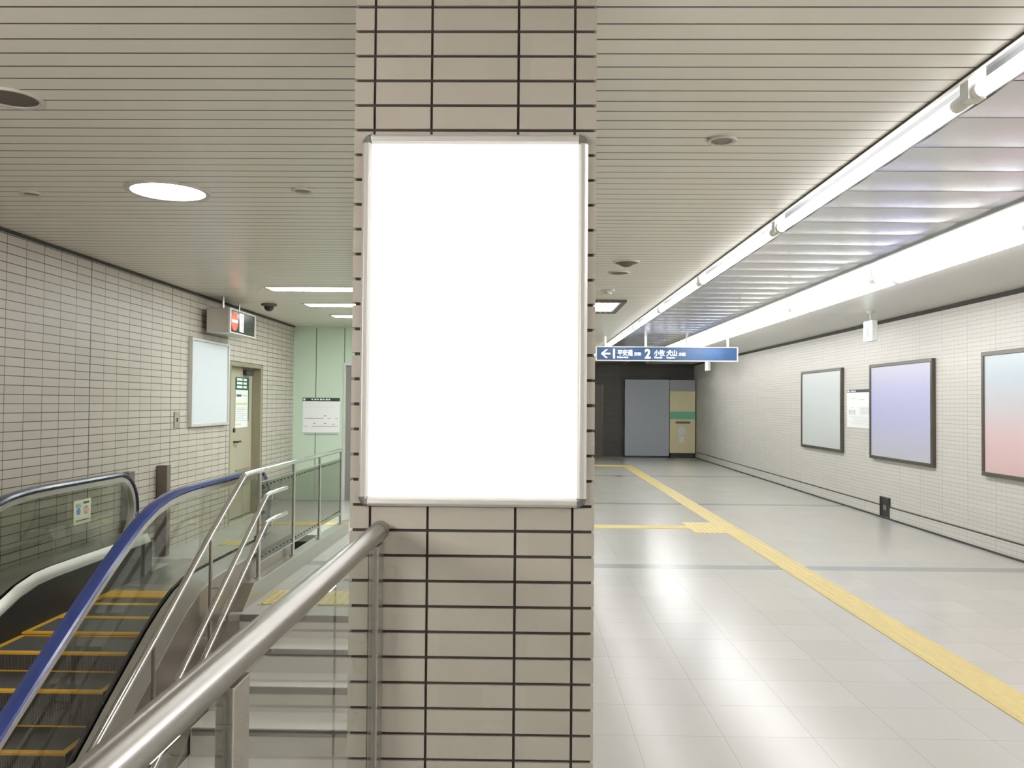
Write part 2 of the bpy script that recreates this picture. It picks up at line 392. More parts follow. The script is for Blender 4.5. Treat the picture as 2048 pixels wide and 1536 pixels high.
# polished curved panels between the rows
k = 0; y = 3.05 - 0.396 * 21; n_p = 0; proto = None
def panel_mesh():
    m = MB(); N = 8; p = 0.396; g = 0.004
    for i in range(N + 1):
        t = i / N; yy = g + (p - 2 * g) * t; zz = 0.006 * (1 - (2 * t - 1) ** 2)
        m.v += [(0, yy, -zz), (1.058, yy, -zz)]
    for i in range(N): m.f.append((2 * i, 2 * i + 2, 2 * i + 3, 2 * i + 1)); m.sm.append(True); m.mi.append(0)
    a = len(m.v); m.v += [(0, g, 0.03), (1.058, g, 0.03), (0, p - g, 0.03), (1.058, p - g, 0.03)]
    for q in ((a, a + 1, 1, 0), (a + 2, 2 * N, 2 * N + 1, a + 3), (a, a + 2, a + 3, a + 1)): m.f.append(q); m.sm.append(False); m.mi.append(0)
    return m
while y < YE - 0.4:
    if y > YB:
        if proto is None:
            proto = panel_mesh().build('ceiling_panel', M['panel_metal']); o = proto
        else:
            o = proto.copy(); C.objects.link(o)
        o.location = (1.786, y, CZ + 0.003); o['kind'] = 'structure'
    y += 0.396

# ------------------------------------------------------------ lamps
ORD = ['nearest', 'second nearest', 'third nearest', 'fourth nearest', 'fifth nearest', 'sixth nearest', 'seventh nearest', 'eighth nearest', 'ninth nearest', 'tenth nearest']
def tube_row(xs, z, y0, pitch, count, name, labelf, group, r, length, g0=0.05):
    first = None; objs = []
    for i in range(count):
        yc = y0 + pitch * i
        if first is None:
            t = thing(name, (0, yc, z), '', 'lamp', group)
            for x in xs:
                g = MB().tube([(x, yc + g0, z), (x, yc + length, z)], r, 10).build('glass_tube', M['tube'], t)
                for ye, yf in ((yc + 0.02, yc + g0), (yc + length, yc + length + 0.03)):
                    MB().tube([(x, ye, z), (x, yf, z)], r * 0.95, 14).build('end_cap', M['cap'], t)
            if len(xs) == 2:
                box('hanger_bracket', M['cap'], (xs[0] - 0.03, xs[1] + 0.03, yc - 0.028, yc - 0.003, z - 0.01, z + 0.10), t)
            else:
                box('lamp_holder', M['cap'], (xs[0] - 0.034, xs[0] + 0.034, yc - 0.04, yc + 0.018, z - 0.022, z + 0.10), t)
            first = t; o = t
        else:
            o = first.copy(); C.objects.link(o); o.location = (0, yc, z)
            for c in first.children:
                d = c.copy(); C.objects.link(d); d.parent = o; d.matrix_parent_inverse = c.matrix_parent_inverse
        objs.append((yc, o))
    vis = [o for yc, o in objs if yc + length > 2.7]
    for i, o in enumerate(vis): o['label'] = labelf(ORD[i] if i < 10 else 'farthest', i)
    hid = [o for yc, o in objs if yc + length <= 2.7]
    for o in hid: o['label'] = 'lit fluorescent lamp of the %s ceiling row, behind the viewer' % ('left' if len(xs) == 1 else 'right')
tube_row([1.70], CZ - 0.012, 3.17 - 2.43 * 3, 2.43, 10, 'fluorescent_tube', lambda w_, i: 'single fluorescent tube of the left ceiling row, %s one' % w_, 'single tubes in the left ceiling row', 0.030, 2.35, 0.11)
tube_row([3.21, 3.41], CZ - 0.042, 7.66 - 2.36 * 5, 2.36, 11, 'twin_fluorescent_lamp', lambda w_, i: 'broad twin fluorescent lamp of the right ceiling row, %s one' % w_, 'twin lamps in the right ceiling row', 0.030, 2.30)

def disc(mb, c, r, z, seg=40): return mb.add([(c[0] + r * math.cos(2 * math.pi * k / seg), c[1] + r * math.sin(2 * math.pi * k / seg), z) for k in range(seg)], [tuple(reversed(range(seg)))])
def downlight(x, y, r, lit, name, label, group=None, mesh='down'):
    t = thing(name, (x, y, CZ), label, 'lamp' if lit else 'ceiling fitting', group)
    MB().lathe((x, y, CZ), [(r, 0.0), (r, -0.007), (r * 0.98, -0.011), (r * (0.86 if r > 0.08 else 0.72), -0.009), (r * (0.84 if r > 0.08 else 0.70), 0.0)], 48).build('ring', M['ring'], t)
    m = MB(); disc(m, (x, y), r * (0.86 if r > 0.08 else 0.72), CZ - 0.004, 48)
    if lit: m.build('diffuser', M['down'], t)
    else: m.build('mesh_cover', M['speaker'] if r > 0.08 else M['grille'], t)
    return t
downlight(-2.05, 4.68, 0.235, True, 'round_downlight', 'large lit round downlight over the escalator')
downlight(-2.05, -0.6, 0.235, True, 'round_downlight', 'large lit round downlight behind the viewer, out of the photo')
downlight(-2.05, 3.23, 0.115, False, 'ceiling_speaker', 'round brown ceiling speaker cut off by the left photo edge')
downlight(-2.88, 4.74, 0.062, False, 'ceiling_sensor', 'small round ceiling fitting left of the lit downlight', 'small round ceiling fittings')
downlight(-1.27, 4.65, 0.062, False, 'ceiling_sensor', 'small round ceiling fitting between lit downlight and column', 'small round ceiling fittings')
downlight(0.88, 3.73, 0.066, False, 'ceiling_sensor', 'small round ceiling fitting right of the column', 'small round ceiling fittings')
downlight(0.845, 7.53, 0.10, False, 'ceiling_speaker', 'flat round ceiling speaker just beyond the cone-shaped one')
t = thing('ceiling_speaker', (0.845, 6.97, CZ), 'round ceiling speaker with drooping cone centre right of column', 'ceiling fitting')
MB().lathe((0.845, 6.97, CZ), [(0.115, 0), (0.115, -0.008), (0.098, -0.010), (0.096, 0)], 40).build('ring', M['ring'], t)
MB().lathe((0.845, 6.97, CZ), [(0.098, -0.004), (0.05, -0.028), (0.03, -0.040), (0.0, -0.044)], 40).build('cone', M['speaker'], t)
t = thing('smoke_detector', (0.86, 8.7, CZ), 'small cream smoke detector before the louvred light', 'detector')
MB().lathe((0.86, 8.7, CZ), [(0.075, 0), (0.07, -0.015), (0.045, -0.022), (0.04, -0.042), (0.0, -0.046)], 32).build('base', M['ring'], t)
MB().lathe((0.88, 8.68, CZ - 0.043), [(0.02, 0.004), (0.018, -0.004), (0, -0.006)], 16).build('indicator', M['white'], t)
# crosswise linear lights before the green wall
for i, (y, x0) in enumerate([(8.73, -2.72), (10.16, -2.70), (11.5, -2.68)]):
    t = thing('linear_ceiling_light', (x0 + 0.7, y, CZ), ['recessed linear ceiling light left of column, nearest of three', 'recessed linear ceiling light left of column, middle of three', 'recessed linear ceiling light, nearest to the green wall'][i], 'lamp', 'crosswise linear lights')
    MB().box(x0 - 0.03, x0 + 1.5, y - 0.17, y - 0.15, CZ - 0.008, CZ).box(x0 - 0.03, x0 + 1.5, y + 0.15, y + 0.17, CZ - 0.008, CZ).box(x0 - 0.03, x0, y - 0.15, y + 0.15, CZ - 0.008, CZ).box(x0 + 1.47, x0 + 1.5, y - 0.15, y + 0.15, CZ - 0.008, CZ).build('frame', M['ring'], t)
    box('diffuser', M['linear'], (x0, x0 + 1.47, y - 0.15, y + 0.15, CZ - 0.006, CZ), t)
t = thing('added_fill_lamp', (-1.85, 0.2, 1.80), 'unseen fill tube lamp added over the stairs behind the viewer', 'lamp')  # added fill light for the near stairs, ceiling and column
MB().tube([(-2.5, 0.2, 1.80), (-1.2, 0.2, 1.80)], 0.03, 14, side=Vector((0, 1, 0))).build('glass_tube', M['back'], t)
for x in (-2.53, -1.20): MB().tube([(x, 0.2, 1.80), (x + 0.03, 0.2, 1.80)], 0.03, 14, side=Vector((0, 1, 0))).build('end_cap', M['cap'], t)
for x in (-2.515, -1.185): MB().tube([(x, 0.2, 1.82), (x, 0.2, CZ)], 0.008, 10).build('hanging_rod', M['white'], t)
# louvred square light
t = thing('louvred_ceiling_light', (0.75, 10.1, CZ), 'square louvred ceiling light in dark frame right of column', 'lamp')
MB().box(0.2, 1.16, 9.5, 9.56, CZ - 0.03, CZ).box(0.2, 1.16, 10.68, 10.74, CZ - 0.03, CZ).box(1.10, 1.16, 9.56, 10.68, CZ - 0.03, CZ).box(0.2, 0.26, 9.56, 10.68, CZ - 0.03, CZ).build('frame', M['frame_dark'], t)
box('diffuser', M['louver'], (0.26, 1.10, 9.56, 10.68, CZ - 0.006, CZ), t)
m = MB()
for i in range(12): m.box(0.30 + i * 0.066, 0.304 + i * 0.066, 9.57, 10.67, CZ - 0.024, CZ - 0.007)
m.build('louvre', M['alu'], t)
# dome camera
t = thing('dome_camera', (-3.16, 10.12, CZ), 'dark dome security camera on ceiling beside the LED sign', 'camera')
MB().lathe((-3.16, 10.12, CZ), [(0.095, 0), (0.095, -0.02), (0.065, -0.03), (0.0, -0.03)], 32).build('base', M['speaker'], t)
MB().lathe((-3.16, 10.12, CZ - 0.03), [(0.06, 0), (0.058, -0.02), (0.045, -0.045), (0.025, -0.058), (0, -0.062)], 32).build('dome', plain('black_dome', (0.02, 0.02, 0.03), 0.1), t)

# ------------------------------------------------------------ tiled column
CX0, CX1, CY0, CY1 = -0.478, 0.191, 2.27, 2.94
t = thing('tiled_column', (-0.1435, 2.6, 0), 'square tiled column in the middle carrying the white poster', 'column')
MB().box(CX0 + 0.007, CX1 - 0.007, CY0 + 0.007, CY1 - 0.007, WELL_Z, CZ).build('core', M['grout'], t)
rows = []; z = 0.580 - 0.0690 * 66
PITCH = 0.06895
m = MB(); JW = 0.0042
zr = 0.580 - PITCH * 66
xs = [CX0, -0.4225, -0.2645, -0.0245, 0.1315, CX1]
lsp = [0.0, 0.0555, 0.2135, 0.4535, 0.6095, 0.67]
while zr < CZ:
    z0, z1 = zr + JW, min(zr + PITCH - JW, CZ)
    if z0 < CZ - 0.005:
        for a, b in zip(xs[:-1], xs[1:]):
            x0 = a + (JW * 0.85 if a != CX0 else 0); x1 = b - (JW * 0.85 if b != CX1 else 0)
            m.box(x0, x1, CY0, CY0 + 0.012, z0, z1); m.box(x0, x1, CY1 - 0.012, CY1, z0, z1)
        for a, b in zip(lsp[:-1], lsp[1:]):
            y0 = CY0 + a + (JW if a else 0.012); y1 = CY0 + b - (JW if b != 0.67 else 0.012)
            m.box(CX0, CX0 + 0.012, y0, y1, z0, z1); m.box(CX1 - 0.012, CX1, y0, y1, z0, z1)
    zr += PITCH
m.build('tile_cladding', M['tile'], t)

# poster frame on the column
t = thing('poster_frame', (-0.14, CY0, 1.27), 'aluminium snap frame with blank white poster on the tiled column', 'poster')
fy0, fy1 = CY0 - 0.026, CY0 - 0.001
FX0, FX1, FZ0, FZ1 = -0.452, 0.168, 1.268, 2.287
FW = 0.026
def rail_prof(w): return [(0, 0), (0.0, 0.014), (0.3 * w, 0.024), (0.75 * w, 0.022), (w, 0.010), (w, 0.0)]
def frame_bar(a, b, inward, name):
    # bar from a to b in the wall plane (x,z); inward: unit vector into the poster
    a, b, n_ = Vector((a[0], 0, a[1])), Vector((b[0], 0, b[1])), Vector((inward[0], 0, inward[1]))
    pr = rail_prof(FW); vs = []
    for p in (a, b):
        for q, h in pr: vs.append((p.x + n_.x * q, fy1 - h, p.z + n_.z * q))
    k = len(pr); fs = [(i, (i + 1) % k, (i + 1) % k + k, i + k) for i in range(k)] + [tuple(range(k)), tuple(reversed(range(k, 2 * k)))]
    return MB().add(vs, fs).build(name, M['alu'], t, 0.0015)
cr = 0.026
frame_bar((FX0 + cr, FZ1), (FX1 - cr, FZ1), (0, -1), 'frame_rail')
frame_bar((FX0 + cr, FZ0), (FX1 - cr, FZ0), (0, 1), 'frame_rail')
frame_bar((FX0, FZ0 + cr), (FX0, FZ1 - cr), (1, 0), 'frame_rail')
frame_bar((FX1, FZ0 + cr), (FX1, FZ1 - cr), (-1, 0), 'frame_rail')
for sx, sz in ((0, 0), (0, 1), (1, 0), (1, 1)):
    cxx = FX0 + cr if not sx else FX1 - cr; czz = FZ0 + cr if not sz else FZ1 - cr
    a0 = {(0, 0): math.pi, (0, 1): math.pi / 2, (1, 0): 1.5 * math.pi, (1, 1): 0}[(sx, sz)]
    N = 8; vs = []; ri = [(0.0, 0.012), (0.35, 0.022), (0.75, 0.023), (1.0, 0.013), (1.0, 0.0)]
    for i in range(N + 1):
        a = a0 + math.pi / 2 * i / N
        for q, h in ri: vs.append((cxx + cr * q * math.cos(a), fy1 - h - 0.001, czz + cr * q * math.sin(a)))
    k = len(ri); fs = [(i * k + j, (i + 1) * k + j, (i + 1) * k + j + 1, i * k + j + 1) for i in range(N) for j in range(k - 1)]
    MB().add(vs, fs, True).build('frame_corner', M['alu_dark'], t)
box('inner_lip', M['alu_dark'], (FX0 + 0.02, FX1 - 0.02, fy1 - 0.009, fy1 - 0.001, FZ0 + 0.018, FZ1 - 0.018), t)
box('poster', M['white_poster'], (-0.4265, 0.1425, fy1 - 0.011, fy1 - 0.009, 1.291, 2.264), t)

# ------------------------------------------------------------ near balustrade
t = thing('glass_balustrade', (-0.395, 1.0, 0), 'glass balustrade with thick brushed steel handrail in the foreground', 'balustrade')
RZ = 1.2
MB().tube([(-0.394, -1.6, RZ), (-0.394, 2.262, RZ)], 0.0245, 40).build('handrail', M['steel_rail'], t)
MB().tube([(-0.394, 2.225, RZ), (-0.394, 2.267, RZ)], 0.0262, 32).build('rail_collar', M['alu_dark'], t)
for a, b in ((-1.58, 1.095), (1.170, 2.180)):
    box('glass_panel', M['glass'], (-0.400, -0.390, a, b, 0.05, 1.165), t)
for y0, y1 in ((1.10, 1.165), (-1.05, -0.98), (2.185, 2.262)):
    p = MB().box(-0.4075, -0.3825, y0, y1, 0.0, 1.17).build('post', M['steel'], t, 0.002)
box('base_rail', M['steel'], (-0.415, -0.375, -1.6, 2.262, 0.0, 0.05), t)

# ------------------------------------------------------------ staircase
t = thing('staircase', (-1.2, 6.0, 0), 'warm grey tiled stairs with metal nosings descending beside the escalator', 'stairs')
SY, SR, ST = 6.025, 0.16, 0.29
fstep = None
for k in range(25):
    if k == 0: continue
    if fstep is None:
        y1 = SY - ST * (k - 1); y0 = y1 - ST; z = -SR * k
        s_ = MB().box(-2.06, -0.486, y0, y1 + 0.03, z - SR, z).build('step', [M['stair']], t)
        r_ = MB().box(-2.055, -0.488, y0 - 0.004, y0 - 0.001, z - SR, z - 0.045).build('riser', M['riser'], s_)
        n_ = MB().box(-2.05, -0.488, y0 - 0.009, y0 + 0.004, z - 0.042, z + 0.003).build('nosing', M['nosing'], s_, 0.002)
        fstep = s_
    else:
        s2 = fstep.copy(); C.objects.link(s2); s2.parent = t; s2.matrix_parent_inverse = fstep.matrix_parent_inverse
        s2.location = (0, -ST * (k - 1), -SR * (k - 1))
        for c in fstep.children:
            d = c.copy(); C.objects.link(d); d.parent = s2; d.matrix_parent_inverse = c.matrix_parent_inverse
MB().box(-2.06, -0.486, SY - 0.004, SY - 0.0005, -SR, -0.05).build('top_riser', M['riser'], t)
MB().box(-2.06, -0.486, SY - 0.009, SY - 0.0005, -0.045, 0.003).build('top_nosing', M['nosing'], t, 0.002)

# curb and stringer left of the stairs
CP = [(12.2, 0.15), (6.35, 0.15), (5.90, -0.13), (5.14, -0.535), (4.0, -1.14), (-1.2, -3.90)]
t = thing('stair_curb', (-2.11, 7, 0), 'low steel-faced curb between stairs and escalator', 'curb')
up_ = [(9.80, 0.15)] + CP[1:]
prof = [(y, z - 0.004) for y, z in up_] + [(y, z - 0.55 if y < 6.3 else -0.24) for y, z in reversed(up_)]
MB().prism_x(prof, -2.149, -2.075).build('body', plain('grey_green_curb_steel', (0.42, 0.42, 0.37), 0.35, 0.5, var=0.08, scale=5), t)
MB().sweep([( -2.112, y, z) for y, z in reversed(up_)], [(-0.045, -0.006), (0.045, -0.006), (0.045, 0.006), (-0.045, 0.006)], smooth=False).build('cap', M['steel'], t)

# ------------------------------------------------------------ guard rail with panels
t = thing('guard_railing', (-2.11, 7.5, 0.15), 'steel guard railing with dark see-through panels along the landing and stairs', 'railing')
XG = -2.10
MB().tube([(XG, 9.46, 1.0), (XG, 6.25, 1.0), (XG, 6.17, 0.985), (XG, 6.10, 0.95), (XG, 5.536, 0.655), (XG, 4.718, 0.195), (XG, 3.994, -0.19), (XG, 3.0, -0.73), (XG, 1.0, -1.80)], 0.021, 20).build('top_rail', M['chrome'], t)
py = [9.46, 8.48, 7.525, 6.55]
for y in py:
    p = MB().box(XG - 0.011, XG + 0.011, y - 0.022, y + 0.022, 0.15, 0.985).build('post', M['steel'], t, 0.003)
    MB().lathe((XG, y, 0.15), [(0.034, 0.006), (0.034, 0.012), (0.014, 0.016)], 20).build('foot_plate', M['steel'], p)
m = MB()
for k in range(3):
    y1, y0 = py[k] - 0.03, py[k + 1] + 0.03
    pn = box('infill_panel', M['panel'], (XG - 0.004, XG + 0.004, y0, y1, 0.275, 0.905), t)
    for za in (0.268, 0.903): MB().box(XG - 0.007, XG + 0.007, y0, y1, za, za + 0.010).build('panel_edge', M['steel'], pn)
    q = MB()
    for i in range(9):
        yy = y0 + 0.05 + (y1 - y0 - 0.1) * i / 8
        for zz in (0.31, 0.875): q.tube([(XG - 0.009, yy, zz), (XG + 0.009, yy, zz)], 0.006, 8)
    q.build('screw', M['dark_metal'], pn)
def rz(y): return 1.0 if y > 6.2 else 0.655 + (y - 5.536) * 0.56
for y in (5.55, 4.71, 3.87, 3.03, 2.19):
    zc = -0.13 + (y - 5.90) * 0.54 if y < 5.9 else 0
    MB().tube([(XG, y, zc - 0.02), (XG, y, rz(y) - 0.01)], 0.0125, 14).build('stair_post', M['steel'], t)

t = thing('stair_handrail', (-2.0, 6.5, 0.6), 'pair of polished handrails running down the left side of the stairs', 'handrail')
XH = -2.0
for nm, z0 in (('upper_rail', 0.828), ('lower_rail', 0.618)):
    MB().tube([(XH, 6.95, z0), (XH, 6.47, z0), (XH, 6.41, z0 - 0.012), (XH, 6.35, z0 - 0.04), (XH, 5.166, z0 - 0.04 - 0.553 * 1.184), (XH, 4.573, z0 - 0.04 - 0.553 * 1.777), (XH, 3.0, z0 - 0.04 - 0.553 * 3.35), (XH, 1.0, z0 - 0.04 - 0.553 * 5.35)], 0.018, 18).build(nm, M['chrome'], t)
    for y in (6.55, 5.55, 4.71, 3.87):
        zz = z0 if y > 6.4 else z0 - 0.04 - 0.553 * (6.35 - y)
        MB().tube([(XG, y, zz - 0.05), (XH + 0.002, y, zz - 0.05), (XH, y, zz - 0.012)], 0.007, 10, side=Vector((0, 1, 0))).build('bracket', M['chrome'], t)

# ------------------------------------------------------------ escalator
t = thing('escalator', (-2.9, 6.5, 0), 'escalator with blue handrails and yellow-lined steps beside the left wall', 'escalator')
def rail_z(y, top):      # inclined handrail height
    pts = [(-1.0, -2.72), (3.75, 0.129), (4.23, 0.415), (4.57, 0.612), (4.80, 0.735), (5.01, 0.835), (5.20, 0.900), (5.42, 0.945), (5.65, 0.962), (5.9, 0.965)]
    if y >= 5.9: return top
    for (a, b), (c, d) in zip(pts[:-1], pts[1:]):
        if y <= c: return top - 0.965 + b + (d - b) * (y - a) / (c - a)
def deck_z(y, top):
    pts = [(-1.0, -3.54), (4.0, -0.53), (4.30, -0.34), (4.6, -0.16), (4.875, -0.005), (5.1, 0.12), (5.3, 0.215), (5.5, 0.285), (5.7, 0.325), (5.9, 0.335)]
    if y >= 5.9: return top
    for (a, b), (c, d) in zip(pts[:-1], pts[1:]):
        if y <= c: return top - 0.335 + b + (d - b) * (y - a) / (c - a)
YS = [-1.0, 1, 2.5, 3.5, 3.75, 4.0, 4.15, 4.3, 4.45, 4.6, 4.75, 4.875, 5.0, 5.1, 5.2, 5.3, 5.4, 5.5, 5.6, 5.7, 5.8, 5.9, 6.2]
def escal_side(xc, top, dtop, yend, sgn, which):
    # sgn = +1 for the side nearer the stairs (outer side towards +x)
    R = (top - 0.29) / 2; cy = yend - R; cz = top - R
    path = [(xc, y, rail_z(y, top) - 0.018) for y in YS if y < cy]
    arc = [(xc, cy + R * math.sin(a) - 0.018 * math.sin(a), cz + (R - 0.018) * math.cos(a)) for a in [math.radians(d) for d in range(0, 176, 11)]]
    prof = [(-0.028, -0.016), (-0.040, -0.010), (-0.043, 0.0), (-0.036, 0.013), (-0.018, 0.018), (0.018, 0.018), (0.036, 0.013), (0.043, 0.0), (0.040, -0.010), (0.028, -0.016)]
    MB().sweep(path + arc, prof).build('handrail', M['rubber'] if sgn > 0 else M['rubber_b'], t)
    # bright guide profile beneath the rubber
    gp = [(x, y, z - 0.034) for x, y, z in path] + [(xc, cy + (R - 0.052) * math.sin(a), cz + (R - 0.052) * math.cos(a)) for a in [math.radians(d) for d in range(0, 176, 11)]]
    MB().sweep(gp, [(-0.026, -0.026), (0.026, -0.026), (0.029, 0.012), (-0.029, 0.012)], smooth=True).build('handrail_guide', M['deck'], t)
    # glass
    th = 0.005; up_, lo_ = [], []
    ys = [y for y in YS if y < cy] + [cy]
    for y in ys: up_.append((y, rail_z(y, top) - 0.06)); lo_.append((y, deck_z(y, dtop) - 0.005))
    ar = [(cy + (R - 0.06) * math.sin(math.radians(d)), cz + (R - 0.06) * math.cos(math.radians(d))) for d in range(8, 176, 12)]
    ar = [(y, max(z, dtop - 0.005)) for y, z in ar]
    pf = up_ + ar + list(reversed(lo_))
    vs = [(xc - th, y, z) for y, z in pf] + [(xc + th, y, z) for y, z in pf]; n = len(pf)
    fs = []
    # quad strip for flanks to stay planar
    k = len(ys)
    def strip(off, flip):
        out = []
        for i in range(k - 1):
            q = (off + i, off + i + 1, off + n - 2 - i, off + n - 1 - i)
            out.append(q if not flip else tuple(reversed(q)))
        q = tuple(off + i for i in range(k - 1, n - k + 1)); out.append(q if not flip else tuple(reversed(q)))
        return out
    fs += strip(0, False) + strip(n, True)
    fs += [(i, i + n, (i + 1) % n + n, (i + 1) % n) for i in range(n)]
    MB().add(vs, fs).build('glass_balustrade_panel', M['glass_esc'], t)
    # inner and outer decking, skirt, cladding
    s = sgn
    inner = xc - s * 0.055; outer = xc + s * (0.19 if s > 0 else 0.25)
    yy = [y for y in YS] + [yend + 0.2]
    def dz(y): return deck_z(y, dtop)
    def ribbon(xa, za, xb, zb, name, mat):
        vs = []
        for y in yy: vs += [(xa, y, dz(y) + za), (xb, y, dz(y) + zb)]
        for y in yy: vs += [(xa, y, dz(y) + za - 0.012), (xb, y, dz(y) + zb - 0.012)]
        N = len(yy); o = 2 * N
        fs = []
        for i in range(N - 1):
            fs.append((2 * i, 2 * i + 1, 2 * i + 3, 2 * i + 2)); fs.append((o + 2 * i, o + 2 * i + 2, o + 2 * i + 3, o + 2 * i + 1))
            fs.append((2 * i, 2 * i + 2, o + 2 * i + 2, o + 2 * i)); fs.append((2 * i + 1, o + 2 * i + 1, o + 2 * i + 3, 2 * i + 3))
        fs += [(0, o, o + 1, 1), (2 * N - 2, 2 * N - 1, o + 2 * N - 1, o + 2 * N - 2)]
        return MB().add(vs, fs, True).build(name, mat, t)
    ribbon(xc - s * 0.02, 0.01, inner, -0.062, 'inner_deck', M['deck'])
    ribbon(xc + s * 0.012, 0.004, outer, 0.004, 'outer_deck', M['deck'])
    def wallp(xa, lo, hi, name, mat, th=0.006):
        pf = [(y, dz(y) + hi) for y in yy] + [(y, lo(y)) for y in reversed(yy)]
        n = len(pf); N = len(yy); vs = [(xa - th, y, z) for y, z in pf] + [(xa + th, y, z) for y, z in pf]
        fs = []
        for i in range(N - 1):
            fs.append((i, i + 1, n - 2 - i, n - 1 - i)); fs.append((n + n - 1 - i, n + n - 2 - i, n + i + 1, n + i))
        fs += [(i, i + n, (i + 1) % n + n, (i + 1) % n) for i in range(n)]
        return MB().add(vs, fs).build(name, mat, t)
    wallp(inner - s * 0.004, lambda y: dz(y) - 0.9, -0.064, 'skirt_panel', M['black'])
    if s > 0:
        wallp(outer - 0.008, lambda y: dz(y) - 1.0, 0.0, 'outer_cladding', M['clad'])
escal_side(-2.335, 0.965, 0.335, 7.50, 1, 'near')
escal_side(-3.405, 0.945, 0.350, 7.22, -1, 'far')
# steps
SX0, SX1 = -3.34, -2.402
fr = [(6.29, 0.0), (5.90, 0.0), (5.50, 0.0), (5.11, -0.015), (4.74, -0.12), (4.36, -0.31), (3.96, -0.54)]
z = -0.54; y = 3.96
while z > WELL_Z + 0.3:
    y -= 0.4; z -= 0.232; fr.append((y, z))
for i, (y, z) in enumerate(fr):
    y1 = fr[i - 1][0] if i else 6.68
    st = MB().box(SX0, SX1, y, y1 - 0.004, z - 0.30, z - 0.003).build('step', M['step'], t)
    q = MB().box(SX0, SX1, y - 0.001, y + 0.042, z - 0.012, z)
    q.box(SX0, SX0 + 0.035, y + 0.042, y1 - 0.004, z - 0.012, z).box(SX1 - 0.035, SX1, y + 0.042, y1 - 0.004, z - 0.012, z)
    if i > 0: q.box(SX0 + 0.035, SX1 - 0.035, y1 - 0.022, y1 - 0.004, z - 0.012, z)
    q.build('yellow_line', M['yellow_e'], st)
cp = box('comb_plate', M['deck'], (SX0 - 0.02, SX1 + 0.02, 6.70, 6.95, -0.02, 0.006), t)
box('yellow_comb', M['yellow_e'], (SX0, SX1, 6.48, 6.70, -0.01, 0.010), cp)
box('floor_plate', M['steel'], (SX0 - 0.02, SX1 + 0.02, 6.95, 8.1, -0.01, 0.005), t)
# safety sticker on the far glass
s_ = box('safety_sticker', M['sticker'], (-3.399, -3.397, 6.215, 6.46, 0.60, 0.785), t)
s_['label'] = 'pale green safety sticker on the far glass'
q = MB()
for i in range(5): q.box(-3.397, -3.3955, 6.24, 6.32 - 0.01 * (i % 2), 0.755 - i * 0.006, 0.757 - i * 0.006)
q.box(-3.397, -3.3955, 6.35, 6.43, 0.752, 0.766).box(-3.397, -3.3955, 6.25, 6.43, 0.625, 0.632)
q.build('sticker_print', M['ink_green'], s_)
q = MB(); q.tube([(-3.397, 6.28, 0.70), (-3.3955, 6.28, 0.70)], 0.028, 20, side=Vector((0, 1, 0))); q.build('blue_mark', plain('blue_mark', (0.10, 0.25, 0.55), 0.5), s_)
q = MB()
for k in range(24):
    a0, a1 = 2 * math.pi * k / 24, 2 * math.pi * (k + 1) / 24
    pp = [(-3.3955, 6.39 + r * math.cos(a), 0.70 + r * math.sin(a)) for r, a in ((0.032, a0), (0.032, a1), (0.024, a1), (0.024, a0))]
    q.add(pp, [(0, 1, 2, 3)])
q.box(-3.397, -3.3953, 6.385, 6.395, 0.678, 0.722); q.build('red_mark', M['ink_red'], s_)

# brown bollards at the escalator end
t = thing('bollard', (-3.63, 7.6, 0), 'brown bollard directly behind the rounded end of the far handrail', 'bollard', 'brown bollards by the left wall')
box('post', M['bollard'], (-3.665, -3.600, 7.50, 7.62, 0, 0.885), t, 0.006); box('top_cap', M['bollard'], (-3.667, -3.598, 7.498, 7.622, 0.885, 0.895), t, 0.004)
t = thing('bollard', (-3.6, 8.25, 0), 'brown bollard standing free against the left wall past the escalator', 'bollard', 'brown bollards by the left wall')
box('post', M['bollard'], (-3.665, -3.558, 8.21, 8.30, 0, 0.892), t, 0.006); box('top_cap', M['bollard'], (-3.667, -3.556, 8.208, 8.302, 0.892, 0.902), t, 0.004)
t = thing('floor_box', (-2.3, 8.6, 0), 'small black floor box behind the guard railing', 'box')
box('housing', M['black'], (-2.42, -2.20, 8.55, 8.95, 0, 0.10), t, 0.004); box('lid', M['dark_metal'], (-2.43, -2.19, 8.54, 8.96, 0.10, 0.11), t, 0.002)

# ------------------------------------------------------------ left wall fittings
t = thing('notice_board', (XL, 9.5, 1.26), 'blank pale board in deep aluminium frame on left wall', 'poster')
y0, y1, z0, z1, dd = 8.95, 10.09, 1.265, 2.245, 0.05
for nm, dm in (('frame_rail', (XL, XL + dd, y0, y1, z1 - 0.028, z1)), ('frame_rail', (XL, XL + dd, y0, y1, z0, z0 + 0.035)),
               ('frame_rail', (XL, XL + dd, y0, y0 + 0.03, z0 + 0.035, z1 - 0.028)), ('frame_rail', (XL, XL + dd, y1 - 0.03, y1, z0 + 0.035, z1 - 0.028))):
    box(nm, M['alu'], dm, t, 0.003)
box('blank_sheet', M['board'], (XL + 0.004, XL + 0.03, y0 + 0.03, y1 - 0.03, z0 + 0.035, z1 - 0.028), t)
t = thing('wall_switch', (XL, 8.66, 1.26), 'small grey switch plate on left wall beside the board', 'switch')
box('plate', plain('grey_switch_plate', (0.36, 0.36, 0.30), 0.4, 0.4), (XL, XL + 0.012, 8.60, 8.725, 1.265, 1.435), t, 0.003)
box('keyhole', M['dark_metal'], (XL + 0.012, XL + 0.016, 8.65, 8.675, 1.33, 1.37), t)
